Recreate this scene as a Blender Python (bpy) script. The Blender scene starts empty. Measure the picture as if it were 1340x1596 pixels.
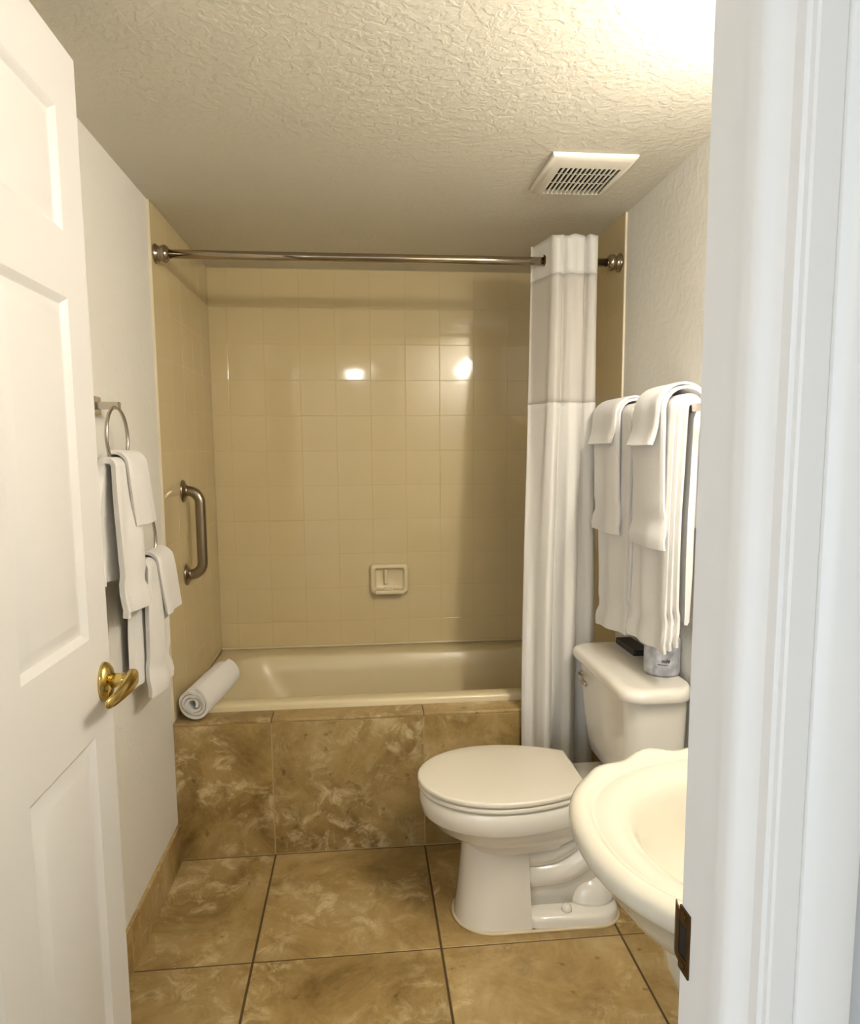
import bpy, bmesh, math, random
from mathutils import Vector, Matrix, noise
random.seed(7)
scn = bpy.context.scene
col = scn.collection
PI = math.pi

# ------------------------------------------------------------ camera
cam_d = bpy.data.cameras.new('camera'); cam = bpy.data.objects.new('camera', cam_d); col.objects.link(cam)
fw = Vector((0.09542485, 0.98910387, -0.11210548)); rt = Vector((0.99527849, -0.09681014, -0.00696654)); up = Vector((0.01774358, 0.11091139, 0.99367189))
m = Matrix.Identity(4)
for i in range(3):
    m[i][0] = rt[i]; m[i][1] = up[i]; m[i][2] = -fw[i]
m[0][3], m[1][3], m[2][3] = 0.6401, -2.2765, 1.3743
cam.matrix_world = m
cam_d.sensor_fit = 'HORIZONTAL'; cam_d.sensor_width = 36.0
cam_d.lens = 1075.9 * 36 / 1340
cam_d.shift_y = 27.4 / 1340; cam_d.shift_x = 0.8 / 1340
cam_d.clip_start = 0.02
scn.camera = cam

# ------------------------------------------------------------ world, light, exposure
SKY = (0.86, 0.93, 1.0); SKY_STRENGTH = 3.4
BULB = (1.0, 0.925, 0.82); BULB_STRENGTH = 240.0
HALL_LAMP = (1.0, 0.93, 0.82); HALL_STRENGTH = 80.0
EXPOSURE = 0.14
w = bpy.data.worlds.new('world'); scn.world = w; w.use_nodes = True
w.node_tree.nodes['Background'].inputs[0].default_value = (*SKY, 1)
w.node_tree.nodes['Background'].inputs[1].default_value = SKY_STRENGTH
vs = scn.view_settings
vs.view_transform = 'Standard'; vs.look = 'None'; vs.gamma = 1.0; vs.exposure = EXPOSURE
vs.use_curve_mapping = False

# ------------------------------------------------------------ dimensions
W, H, D = 1.5144, 2.146, 0.7846
DOORY = -1.75; HALLY = -1.862
JL, JR = 0.135, 0.905

# ------------------------------------------------------------ materials
def srgb(r, g, b):
    f = lambda c: (c/255/12.92) if c/255 <= 0.04045 else ((c/255+0.055)/1.055)**2.4
    return (f(r), f(g), f(b))

def material(name, base, rough=0.5, metal=0.0, bump=None, vary=None, coat=0.0, sheen=0.0, trans=0.0, emit=None, spec=None, sss=0.0):
    """bump = (scale, strength, distance, detail); vary = (other colour, scale, amount)"""
    mt = bpy.data.materials.new(name); mt.use_nodes = True
    nt = mt.node_tree; b = nt.nodes['Principled BSDF']
    b.inputs['Base Color'].default_value = (*base, 1); b.inputs['Roughness'].default_value = rough; b.inputs['Metallic'].default_value = metal
    if coat: b.inputs['Coat Weight'].default_value = coat; b.inputs['Coat Roughness'].default_value = 0.06
    if sheen: b.inputs['Sheen Weight'].default_value = sheen; b.inputs['Sheen Roughness'].default_value = 0.5
    if spec is not None: b.inputs['Specular IOR Level'].default_value = spec
    if sss: b.inputs['Subsurface Weight'].default_value = sss; b.inputs['Subsurface Scale'].default_value = 0.01
    if emit: b.inputs['Emission Color'].default_value = (*emit[0], 1); b.inputs['Emission Strength'].default_value = emit[1]
    tc = nt.nodes.new('ShaderNodeTexCoord')
    if bump:
        n = nt.nodes.new('ShaderNodeTexNoise'); n.inputs['Scale'].default_value = bump[0]; n.inputs['Detail'].default_value = bump[3] if len(bump) > 3 else 3
        bp = nt.nodes.new('ShaderNodeBump'); bp.inputs['Strength'].default_value = bump[1]; bp.inputs['Distance'].default_value = bump[2]
        nt.links.new(tc.outputs['Object'], n.inputs['Vector']); nt.links.new(n.outputs['Fac'], bp.inputs['Height']); nt.links.new(bp.outputs['Normal'], b.inputs['Normal'])
    if vary:
        n2 = nt.nodes.new('ShaderNodeTexNoise'); n2.inputs['Scale'].default_value = vary[1]; n2.inputs['Detail'].default_value = 4
        mx = nt.nodes.new('ShaderNodeMix'); mx.data_type = 'RGBA'
        mr = nt.nodes.new('ShaderNodeMapRange'); mr.inputs['From Min'].default_value = 0.35; mr.inputs['From Max'].default_value = 0.65; mr.inputs['To Max'].default_value = vary[2]
        nt.links.new(tc.outputs['Object'], n2.inputs['Vector']); nt.links.new(n2.outputs['Fac'], mr.inputs['Value']); nt.links.new(mr.outputs['Result'], mx.inputs['Factor'])
        mx.inputs['A'].default_value = (*base, 1); mx.inputs['B'].default_value = (*vary[0], 1)
        nt.links.new(mx.outputs['Result'], b.inputs['Base Color'])
    return mt

def knockdown(name, base, scale, strength, rough=0.6):
    """trowelled wall texture: flattened blobs"""
    mt = material(name, base, rough)
    nt = mt.node_tree; b = nt.nodes['Principled BSDF']; tc = nt.nodes.new('ShaderNodeTexCoord')
    n = nt.nodes.new('ShaderNodeTexNoise'); n.inputs['Scale'].default_value = scale; n.inputs['Detail'].default_value = 4; n.inputs['Distortion'].default_value = 0.6
    r = nt.nodes.new('ShaderNodeMapRange'); r.interpolation_type = 'SMOOTHSTEP'; r.inputs['From Min'].default_value = 0.42; r.inputs['From Max'].default_value = 0.60
    n2 = nt.nodes.new('ShaderNodeTexNoise'); n2.inputs['Scale'].default_value = scale*3.5
    ad = nt.nodes.new('ShaderNodeMath'); ad.operation = 'MULTIPLY_ADD'; ad.inputs[1].default_value = 0.25
    bp = nt.nodes.new('ShaderNodeBump'); bp.inputs['Strength'].default_value = strength; bp.inputs['Distance'].default_value = 0.004
    L = nt.links.new
    L(tc.outputs['Object'], n.inputs['Vector']); L(tc.outputs['Object'], n2.inputs['Vector']); L(n.outputs['Fac'], r.inputs['Value'])
    L(n2.outputs['Fac'], ad.inputs[0]); L(r.outputs['Result'], ad.inputs[2]); L(ad.outputs[0], bp.inputs['Height']); L(bp.outputs['Normal'], b.inputs['Normal'])
    return mt

def travertine(name, dark, mid, light, rough=0.32):
    mt = material(name, mid, rough)
    nt = mt.node_tree; b = nt.nodes['Principled BSDF']; L = nt.links.new
    tc = nt.nodes.new('ShaderNodeTexCoord'); oi = nt.nodes.new('ShaderNodeObjectInfo')
    sc = nt.nodes.new('ShaderNodeVectorMath'); sc.operation = 'SCALE'; sc.inputs['Scale'].default_value = 23.0
    cb = nt.nodes.new('ShaderNodeCombineXYZ')
    for i in range(3): L(oi.outputs['Random'], cb.inputs[i])
    L(cb.outputs[0], sc.inputs[0])
    av = nt.nodes.new('ShaderNodeVectorMath'); L(tc.outputs['Object'], av.inputs[0]); L(sc.outputs[0], av.inputs[1])
    n1 = nt.nodes.new('ShaderNodeTexNoise'); n1.inputs['Scale'].default_value = 3.6; n1.inputs['Detail'].default_value = 9; n1.inputs['Roughness'].default_value = 0.70; n1.inputs['Distortion'].default_value = 0.5
    n2 = nt.nodes.new('ShaderNodeTexNoise'); n2.inputs['Scale'].default_value = 15.0; n2.inputs['Detail'].default_value = 9; n2.inputs['Distortion'].default_value = 0.7; n2.inputs['Roughness'].default_value = 0.74
    for n in (n1, n2): L(av.outputs[0], n.inputs['Vector'])
    cr = nt.nodes.new('ShaderNodeValToRGB'); e = cr.color_ramp.elements
    e[0].position = 0.32; e[0].color = (*dark, 1); e[1].position = 0.72; e[1].color = (*[0.6*a+0.4*b_ for a, b_ in zip(mid, light)], 1)
    e2 = cr.color_ramp.elements.new(0.52); e2.color = (*mid, 1)
    L(n1.outputs['Fac'], cr.inputs[0])
    mr = nt.nodes.new('ShaderNodeMapRange'); mr.inputs['From Min'].default_value = 0.49; mr.inputs['From Max'].default_value = 0.64; mr.inputs['To Max'].default_value = 0.85
    L(n2.outputs['Fac'], mr.inputs['Value'])
    mk = nt.nodes.new('ShaderNodeTexNoise'); mk.inputs['Scale'].default_value = 3.2; mk.inputs['Detail'].default_value = 5; L(av.outputs[0], mk.inputs['Vector'])
    mm = nt.nodes.new('ShaderNodeMapRange'); mm.inputs['From Min'].default_value = 0.44; mm.inputs['From Max'].default_value = 0.62; L(mk.outputs['Fac'], mm.inputs['Value'])
    mu = nt.nodes.new('ShaderNodeMath'); mu.operation = 'MULTIPLY'; L(mr.outputs[0], mu.inputs[0]); L(mm.outputs[0], mu.inputs[1])
    mx = nt.nodes.new('ShaderNodeMix'); mx.data_type = 'RGBA'; L(mu.outputs[0], mx.inputs['Factor']); L(cr.outputs[0], mx.inputs['A']); mx.inputs['B'].default_value = (*light, 1)
    # dark pits
    n3 = nt.nodes.new('ShaderNodeTexNoise'); n3.inputs['Scale'].default_value = 26; n3.inputs['Detail'].default_value = 3; L(av.outputs[0], n3.inputs['Vector'])
    m3 = nt.nodes.new('ShaderNodeMapRange'); m3.inputs['From Min'].default_value = 0.66; m3.inputs['From Max'].default_value = 0.74; m3.inputs['To Max'].default_value = 0.6; L(n3.outputs['Fac'], m3.inputs['Value'])
    m2 = nt.nodes.new('ShaderNodeMix'); m2.data_type = 'RGBA'; L(m3.outputs[0], m2.inputs['Factor']); L(mx.outputs['Result'], m2.inputs['A']); m2.inputs['B'].default_value = (dark[0]*.6, dark[1]*.6, dark[2]*.6, 1)
    # value shift from tile to tile
    hs = nt.nodes.new('ShaderNodeHueSaturation'); vr = nt.nodes.new('ShaderNodeMapRange'); vr.inputs['To Min'].default_value = 0.88; vr.inputs['To Max'].default_value = 1.12
    L(oi.outputs['Random'], vr.inputs['Value']); L(vr.outputs[0], hs.inputs['Value']); L(m2.outputs['Result'], hs.inputs['Color']); L(hs.outputs[0], b.inputs['Base Color'])
    bp = nt.nodes.new('ShaderNodeBump'); bp.inputs['Strength'].default_value = 0.12; bp.inputs['Distance'].default_value = 0.002; L(n2.outputs['Fac'], bp.inputs['Height']); L(bp.outputs[0], b.inputs['Normal'])
    return mt

def cloth_sheer(name, base, opacity):
    mt = material(name, base, 0.9)
    nt = mt.node_tree; b = nt.nodes['Principled BSDF']; out = nt.nodes['Material Output']
    tl = nt.nodes.new('ShaderNodeBsdfTranslucent'); tl.inputs[0].default_value = (*base, 1)
    tp = nt.nodes.new('ShaderNodeBsdfTransparent')
    m1 = nt.nodes.new('ShaderNodeMixShader'); m1.inputs[0].default_value = 0.3
    m2 = nt.nodes.new('ShaderNodeMixShader'); m2.inputs[0].default_value = opacity
    nt.links.new(b.outputs[0], m1.inputs[1]); nt.links.new(tl.outputs[0], m1.inputs[2])
    nt.links.new(tp.outputs[0], m2.inputs[1]); nt.links.new(m1.outputs[0], m2.inputs[2]); nt.links.new(m2.outputs[0], out.inputs['Surface'])
    return mt

M = {}
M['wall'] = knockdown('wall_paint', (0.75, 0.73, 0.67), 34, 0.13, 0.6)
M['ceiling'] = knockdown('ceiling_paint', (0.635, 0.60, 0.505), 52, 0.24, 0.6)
M['hall_wall'] = material('hall_wall_paint', (0.55, 0.58, 0.62), 0.7, bump=(60, 0.2, 0.002))
M['trim'] = material('trim_paint', (0.80, 0.80, 0.80), 0.38)
M['door'] = material('door_paint', (0.63, 0.62, 0.605), 0.40, bump=(25, 0.03, 0.002))
M['carpet'] = material('hall_carpet', (0.36, 0.33, 0.29), 0.95, bump=(400, 0.6, 0.004))
M['tile'] = material('glazed_wall_tile', (0.61, 0.505, 0.295), 0.07, bump=(9, 0.03, 0.004, 1), vary=((0.585, 0.475, 0.27), 3, 0.5))
M['grout'] = material('wall_grout', (0.53, 0.43, 0.235), 0.6)
M['stone'] = travertine('travertine', (0.155, 0.090, 0.024), (0.36, 0.248, 0.095), (0.68, 0.56, 0.33))
M['stone_grout'] = material('floor_grout', (0.085, 0.05, 0.018), 0.9)
M['pale_grout'] = material('apron_grout', (0.42, 0.31, 0.15), 0.9)
M['tub'] = material('bone_enamel', (0.655, 0.56, 0.355), 0.28)
M['china'] = material('bone_china', (0.78, 0.745, 0.665), 0.14, coat=0.4)
M['seat'] = material('bone_seat_plastic', (0.77, 0.72, 0.61), 0.28)
M['sink'] = material('cream_china', (0.59, 0.56, 0.465), 0.12, coat=0.4)
M['terry'] = material('white_terry', (0.84, 0.82, 0.79), 0.95, bump=(700, 0.55, 0.003, 2), sheen=0.3)
M['terry2'] = material('white_terry_band', (0.86, 0.84, 0.81), 0.85, bump=(300, 0.2, 0.001, 2), sheen=0.2)
M['curtain'] = cloth_sheer('curtain_cloth', (0.86, 0.84, 0.80), 0.98)
M['sheer'] = cloth_sheer('curtain_sheer', (0.80, 0.77, 0.72), 0.72)
M['steel'] = material('brushed_steel', (0.30, 0.25, 0.19), 0.28, 1.0, bump=(200, 0.03, 0.001))
M['chrome'] = material('chrome', (0.36, 0.30, 0.23), 0.12, 1.0)
M['nickel'] = material('nickel', (0.50, 0.46, 0.41), 0.2, 1.0)
M['brass'] = material('polished_brass', (0.62, 0.46, 0.15), 0.14, 1.0)
M['bronze'] = material('aged_bronze', (0.10, 0.055, 0.02), 0.40, 1.0)
M['black'] = material('slot_shade_black', (0.006, 0.005, 0.004), 0.8)  # near-black colour stands in for shade inside the vent and latch hole
M['vent'] = material('vent_plastic', (0.76, 0.72, 0.62), 0.45)
M['soap'] = material('soap_dish_glaze', (0.72, 0.62, 0.41), 0.12, coat=0.3)
M['wrap'] = material('paper_wrap', (0.62, 0.63, 0.66), 0.28, bump=(70, 0.8, 0.006, 4), vary=((0.36, 0.37, 0.42), 38, 1.0))
M['print'] = material('dark_print', (0.05, 0.05, 0.06), 0.5)
M['wrap_blot'] = material('grey_print', (0.40, 0.41, 0.42), 0.4)
M['strip'] = material('strip_black', (0.02, 0.018, 0.016), 0.5)
M['caulk_white'] = material('white_caulk', (0.70, 0.62, 0.47), 0.5)
M['caulk'] = material('cream_caulk', (0.60, 0.50, 0.33), 0.6)
M['bulb'] = material('frosted_bulb', (0.9, 0.85, 0.75), 0.4, emit=(BULB, BULB_STRENGTH))
M['hall_bulb'] = material('hall_lamp_glass', (0.9, 0.88, 0.84), 0.4, emit=(HALL_LAMP, HALL_STRENGTH))

# ------------------------------------------------------------ helpers
def link(name, me, mat, parent=None):
    o = bpy.data.objects.new(name, me); col.objects.link(o)
    if mat and not me.materials: me.materials.append(mat)
    if parent: o.parent = parent
    return o
def mesh(name, verts, faces, mat, parent=None, smooth=False):
    me = bpy.data.meshes.new(name); me.from_pydata([tuple(v) for v in verts], [], faces)
    bm = bmesh.new(); bm.from_mesh(me); bmesh.ops.recalc_face_normals(bm, faces=bm.faces); bm.to_mesh(me); bm.free()
    if smooth:
        for p in me.polygons: p.use_smooth = True
    me.update()
    return link(name, me, mat, parent)
def tag(o, label=None, cat=None, group=None, kind=None):
    if label: o['label'] = label
    if cat: o['category'] = cat
    if group: o['group'] = group
    if kind: o['kind'] = kind
    return o
def empty(name, loc):
    o = bpy.data.objects.new(name, None); col.objects.link(o); o.location = loc; o.empty_display_size = 0.05
    return o
def under(o, root):
    """parent a mesh built in world coordinates to a thing's Empty"""
    o.parent = root; o.matrix_parent_inverse = Matrix.Translation(root.location).inverted(); return o
def box_mesh(name, dims, bevel=0.0, seg=1):
    bm = bmesh.new(); bmesh.ops.create_cube(bm, size=1.0)
    bmesh.ops.scale(bm, vec=dims, verts=bm.verts)
    if bevel: bmesh.ops.bevel(bm, geom=list(bm.edges), offset=bevel, segments=seg, profile=0.5, affect='EDGES')
    me = bpy.data.meshes.new(name); bm.to_mesh(me); bm.free(); return me
def box(name, x0, x1, y0, y1, z0, z1, mat, parent=None, bevel=0.0, seg=1, smooth=False):
    me = box_mesh(name, (abs(x1-x0), abs(y1-y0), abs(z1-z0)), bevel, seg)
    if smooth:
        for p in me.polygons: p.use_smooth = True
    o = link(name, me, mat); o.location = ((x0+x1)/2, (y0+y1)/2, (z0+z1)/2)
    if parent:
        o.parent = parent; o.matrix_parent_inverse = Matrix.Translation(parent.location).inverted()
    return o
def loft_data(rings, cap0=True, cap1=True, close=True):
    n = len(rings[0]); V = [v for r in rings for v in r]; F = []
    for i in range(len(rings)-1):
        for j in range(n if close else n-1):
            k = (j+1) % n
            F.append((i*n+j, i*n+k, (i+1)*n+k, (i+1)*n+j))
    if cap0: F.append(tuple(range(n)))
    if cap1: F.append(tuple((len(rings)-1)*n+j for j in range(n)))
    return V, F
def loft(name, rings, mat, parent=None, cap0=True, cap1=True, close=True, smooth=True):
    V, F = loft_data(rings, cap0, cap1, close)
    o = mesh(name, V, F, mat, None, smooth)
    if parent: under(o, parent)
    return o
def tube_data(path, rad, n=14):
    pts = [Vector(p) for p in path]; rings = []
    rads = rad if isinstance(rad, (list, tuple)) else [rad]*len(pts)
    t0 = (pts[1]-pts[0]).normalized(); ref = Vector((0, 0, 1)) if abs(t0.z) < 0.9 else Vector((1, 0, 0))
    nrm = (ref - t0*ref.dot(t0)).normalized()
    for i, p in enumerate(pts):
        t = (pts[min(i+1, len(pts)-1)] - pts[max(i-1, 0)]).normalized()
        nrm = (nrm - t*nrm.dot(t)).normalized(); bn = t.cross(nrm)
        rings.append([p + (nrm*math.cos(2*PI*j/n) + bn*math.sin(2*PI*j/n))*rads[i] for j in range(n)])
    return rings
def tube(name, path, rad, mat, parent=None, n=14):
    return loft(name, tube_data(path, rad, n), mat, parent)
def lathe(name, prof, origin, axis, mat, parent=None, n=28):
    """prof = [(radius, along)]"""
    a = Vector(axis).normalized(); ref = Vector((0, 0, 1)) if abs(a.z) < 0.9 else Vector((1, 0, 0))
    u = (ref - a*ref.dot(a)).normalized(); v = a.cross(u); o = Vector(origin)
    rings = [[o + a*h + (u*math.cos(2*PI*j/n) + v*math.sin(2*PI*j/n))*max(r, 1e-4) for j in range(n)] for r, h in prof]
    return loft(name, rings, mat, parent)
def catmull(P, n):
    P = [Vector(p) for p in P]; out = []
    Q = [P[0]*2-P[1]] + P + [P[-1]*2-P[-2]]
    for i in range(1, len(Q)-2):
        for k in range(n):
            t = k/n; a, b, c, d = Q[i-1], Q[i], Q[i+1], Q[i+2]
            out.append(0.5*((2*b) + (c-a)*t + (2*a-5*b+4*c-d)*t*t + (3*b-a-3*c+d)*t**3))
    out.append(P[-1]); return out
def rrect(cx, cy, hx, hy, r, z, n=6):
    pts = []
    for k, (sx, sy) in enumerate(((1, 1), (-1, 1), (-1, -1), (1, -1))):
        for i in range(n+1):
            a = PI/2*k + PI/2*i/n
            pts.append(Vector((cx+sx*(hx-r)+r*math.cos(a), cy+sy*(hy-r)+r*math.sin(a), z)))
    return pts
def auto_smooth(o, ang=40):
    me = o.data
    for p in me.polygons: p.use_smooth = True
    bm = bmesh.new(); bm.from_mesh(me)
    for e in bm.edges:
        if len(e.link_faces) == 2 and e.calc_face_angle() > math.radians(ang): e.smooth = False
    bm.to_mesh(me); bm.free(); return o

# ============================================================ the setting
T = 0.12
# floor of the bathroom
floor = box('floor', 0, W, -1.75, 0.10, -0.05, -0.0015, M['stone_grout']); tag(floor, kind='structure')
XJ = [0.0, 0.3205, 0.836, 1.3515, W]
YJ = [0.0, -0.508, -1.018, -1.528, -1.75]
for i in range(len(XJ)-1):
    for j in range(len(YJ)-1):
        g = 0.0032
        box('floor_tile', XJ[i]+(g if i else 0), XJ[i+1]-(g if i < 3 else 0), YJ[j+1]+(g if j < 3 else 0), YJ[j]-g*0.4, -0.011, random.uniform(-.0003, .0003), M['stone'], floor, 0.0012)
# threshold and hall floor
hall_floor = box('floor_hall', -1.3, 2.7, -5.6, -1.75, -0.05, -0.002, M['carpet']); tag(hall_floor, kind='structure')
# walls
wall_left = box('wall_left', -T, 0, DOORY, D+T, -0.05, H, M['wall']); tag(wall_left, kind='structure')
wall_right = box('wall_right', W, W+T, DOORY, D+T, -0.05, H, M['wall']); tag(wall_right, kind='structure')
wall_back = box('wall_back', 0, W, D+0.006, D+T, 0, H, M['wall']); tag(wall_back, kind='structure')
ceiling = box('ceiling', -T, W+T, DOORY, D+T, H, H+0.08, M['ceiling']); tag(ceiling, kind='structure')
def multi_box(name, boxes, mat):
    V = []; F = []
    for (x0, x1, y0, y1, z0, z1) in boxes:
        b = len(V)
        V += [(x0, y0, z0), (x1, y0, z0), (x1, y1, z0), (x0, y1, z0), (x0, y0, z1), (x1, y0, z1), (x1, y1, z1), (x0, y1, z1)]
        F += [tuple(b+k for k in f) for f in ((0, 3, 2, 1), (4, 5, 6, 7), (0, 1, 5, 4), (1, 2, 6, 5), (2, 3, 7, 6), (3, 0, 4, 7))]
    return mesh(name, V, F, mat)
MIDY = -1.80
wf = multi_box('wall_front', [(-T, JL-0.018, MIDY, DOORY, 0, H), (JR+0.018, W+T, MIDY, DOORY, 0, H), (JL-0.018, JR+0.018, MIDY, DOORY, 2.06, H)], M['wall'])
tag(wf, kind='structure')
wh = multi_box('wall_hall_front', [(-1.3, JL-0.018, HALLY, MIDY, 0, 2.44), (JR+0.018, 2.7, HALLY, MIDY, 0, 2.44), (JL-0.018, JR+0.018, HALLY, MIDY, 2.06, 2.44)], M['hall_wall'])
tag(wh, kind='structure')
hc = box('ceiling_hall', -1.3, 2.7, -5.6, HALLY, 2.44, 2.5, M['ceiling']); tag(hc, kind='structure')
hl = multi_box('wall_hall_left', [(-1.4, -1.3, -5.6, -5.4, 0, 2.5), (-1.4, -1.3, -3.0, DOORY, 0, 2.5), (-1.4, -1.3, -5.4, -3.0, 2.15, 2.5)], M['wall']); tag(hl, kind='structure')   # unseen wide opening on the hall's left, added so daylight reaches the jamb
he = multi_box('wall_hall_end', [(-0.3, 2.8, -5.7, -5.6, 0, 2.5), (-1.4, -0.3, -5.7, -5.6, 2.15, 2.5)], M['wall']); tag(he, kind='structure')  # left part stays open, an unseen gap added to light the casing
hr = box('wall_hall_right', 2.7, 2.8, -5.6, MIDY, 0, 2.5, M['wall']); tag(hr, kind='structure')

# ---- wall tiles of the bath alcove
TP = 0.1515; GR = 0.0008
ZJ = [1.684 + k*TP for k in range(-8, 4)]
ZJ = [z for z in ZJ if z > 0.53]; ZJ = [0.516] + ZJ
if H - ZJ[-1] > 0.02: ZJ.append(H-0.002)
else: ZJ[-1] = H-0.002
XB = [0.007] + [0.834 + k*0.1505 for k in range(-5, 5)] + [W-0.007]
_cache = {}
def tile_obj(dims, loc, parent, tilt):
    key = tuple(round(d, 4) for d in dims)
    if key not in _cache: _cache[key] = box_mesh('wall_tile', dims, 0.0009, 2)
    o = link('wall_tile', _cache[key], M['tile']); o.location = loc; o.rotation_euler = tilt
    o.parent = parent; o.matrix_parent_inverse = Matrix.Translation(parent.location).inverted()
def tl(a=0.0022): return random.gauss(0, a)
box('grout', 0.0, W, D+0.0007, D+0.006, 0.50, H, M['grout'], wall_back)
for i in range(len(XB)-1):
    for k in range(len(ZJ)-1):
        tile_obj((XB[i+1]-XB[i]-2*GR, 0.006, ZJ[k+1]-ZJ[k]-2*GR), ((XB[i]+XB[i+1])/2, D+0.003, (ZJ[k]+ZJ[k+1])/2), wall_back, (tl(), 0, tl()))
YB = [D] + [D - k*TP for k in range(1, 6)]; YB[-1] = 0.002
for side, wall in ((0, wall_left), (1, wall_right)):
    xf = 0.003 if side == 0 else W-0.003
    box('grout', 0.0 if side == 0 else W-0.0053, 0.0053 if side == 0 else W, 0.004, D, 0.50, H, M['grout'], wall)
    for i in range(len(YB)-1):
        for k in range(len(ZJ)-1):
            tile_obj((0.006, YB[i]-YB[i+1]-GR, ZJ[k+1]-ZJ[k]-GR), (xf, (YB[i]+YB[i+1])/2, (ZJ[k]+ZJ[k+1])/2), wall, (0, tl(.0008), tl(.0008)))
    xc = 0.003 if side == 0 else W-0.003
    box('caulk', xc-0.003, xc+0.003, -0.0025, 0.0025, 0.49, H-0.001, M['caulk_white'], wall)

# ---- tiled front of the tub with its ledge
AP = 0.483
apron = box('wall_apron', 0.0, W, 0.0015, 0.085, 0, AP-0.012, M['pale_grout']); tag(apron, kind='structure')
for i in range(len(XJ)-1):
    g = 0.0022
    box('apron_tile', XJ[i]+(g if i else 0.001), XJ[i+1]-(g if i < 3 else 0.001), 0.0, 0.010, 0.004, AP-0.013, M['stone'], apron, 0.0012)
    box('ledge_tile', XJ[i]+(g*.5 if i else 0.001), XJ[i+1]-(g*.5 if i < 3 else 0.001), -0.001, 0.088, AP-0.0105, AP, M['stone'], apron, 0.0015)
# ---- baseboards of the same stone
bl = box('baseboard_left', 0.0, 0.006, -1.75, 0.0, 0.0, 0.131, M['pale_grout']); tag(bl, kind='structure')
br = box('baseboard_right', W-0.006, W, -1.75, 0.0, 0.0, 0.131, M['pale_grout']); tag(br, kind='structure')
for j in range(len(YJ)-1):
    box('baseboard_tile', 0.0, 0.011, YJ[j+1]+.001, YJ[j]-.001, 0.001, 0.133, M['stone'], bl, 0.0015)
    box('baseboard_tile', W-0.011, W, YJ[j+1]+.001, YJ[j]-.001, 0.001, 0.133, M['stone'], br, 0.0015)

# ---- door frame: jambs, stops, casing
def extrude_profile(name, prof, z0, z1, mat, parent=None):
    rings = [[Vector((x, y, z)) for x, y in prof] for z in (z0, z1)]
    o = loft(name, rings, mat, None, smooth=False); auto_smooth(o, 35)
    if parent: under(o, parent)
    return o
def arc(cx, cy, r, a0, a1, n=5): return [(cx+r*math.cos(math.radians(a0+(a1-a0)*i/n)), cy+r*math.sin(math.radians(a0+(a1-a0)*i/n))) for i in range(n+1)]
def jamb(name, xj, s):
    """s=+1: face looks to -x (right jamb); s=-1 mirrored"""
    X = lambda d: xj + s*d
    o = extrude_profile(name, [(X(0.0015), DOORY+0.001), (X(0), DOORY-0.001), (X(0), HALLY-0.001), (X(0.0015), HALLY-0.002), (X(0.018), HALLY-0.002), (X(0.018), DOORY+0.001)], -0.002, 2.045, M['trim'])
    tag(o, kind='structure')
    st = [(X(0), -1.819), (X(-0.009), -1.8195)] + [(X(-0.011+0.002*(1-math.cos(t))), -1.8215-0.0) for t in (0,)] + \
         [(X(-0.011), -1.833), (X(-0.0102), -1.838), (X(-0.008), -1.8415), (X(-0.0045), -1.8445), (X(-0.0015), -1.849), (X(0), -1.853)]
    extrude_profile('door_stop', st, 0.0, 2.035, M['trim'], o)
    # hall casing, stepped profile, 57 mm wide
    cs = [(X(0.003), HALLY-0.001), (X(0.003), HALLY-0.0065), (X(0.0045), HALLY-0.0082), (X(0.018), HALLY-0.0092), (X(0.0205), HALLY-0.0092), (X(0.0225), HALLY-0.0072), (X(0.0245), HALLY-0.0075),
          (X(0.027), HALLY-0.0105), (X(0.033), HALLY-0.0130), (X(0.042), HALLY-0.0150), (X(0.052), HALLY-0.0160), (X(0.0575), HALLY-0.0150), (X(0.0600), HALLY-0.0120), (X(0.0600), HALLY-0.001)]
    extrude_profile('casing', cs, 0.0, 2.05, M['trim'], o)
    return o
jr = jamb('trim_1', JR, 1)
jl = jamb('trim_2', JL, -1)
head = box('trim_3', JL, JR, HALLY-0.002, DOORY+0.001, 2.045, 2.06, M['trim']); tag(head, kind='structure')
box('door_stop', JL+0.011, JR-0.011, -1.853, -1.8195, 2.035, 2.045, M['trim'], head)
box('casing', JL-0.06, JR+0.06, HALLY-0.016, HALLY-0.001, 2.05, 2.11, M['trim'], head, 0.003, 2)
# strike plate let into the right jamb
sp = empty('strike_plate', (JR, -1.757, 0.955)); sp.parent = jr; sp.matrix_parent_inverse = Matrix.Translation(jr.location).inverted()
sp['label'] = 'aged bronze strike plate'
def strike(o): return under(o, sp)
Zs0, Zs1 = 0.932, 0.989
plate = multi_box('plate', [(JR-0.0016, JR+0.001, -1.767, -1.7495, Zs0, 0.9455), (JR-0.0016, JR+0.001, -1.767, -1.7495, 0.9755, Zs1), (JR-0.0016, JR+0.001, -1.767, -1.7632, 0.9455, 0.9755)], M['bronze']); strike(plate)
lip = loft('lip', [[Vector((JR-0.0016, -1.7495, z)), Vector((JR-0.0006, -1.742, z)), Vector((JR+0.0012, -1.736, z)), Vector((JR+0.0026, -1.736, z)), Vector((JR+0.0006, -1.742, z)), Vector((JR, -1.7495, z))] for z in (0.937, 0.984)], M['bronze'], None, smooth=False); strike(lip)
hole = box('latch_hole', JR-0.0009, JR+0.0008, -1.7632, -1.7495, 0.9455, 0.9755, M['black']); strike(hole)  # solid black block paints in the shade of the hole
for z in (0.938, 0.983): strike(lathe('screw', [(0.0035, 0), (0.0035, 0.0006), (0.0025, 0.001), (0.0001, 0.001)], (JR-0.0016, -1.757, z), (-1, 0, 0), M['bronze'], None, 12))

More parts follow.
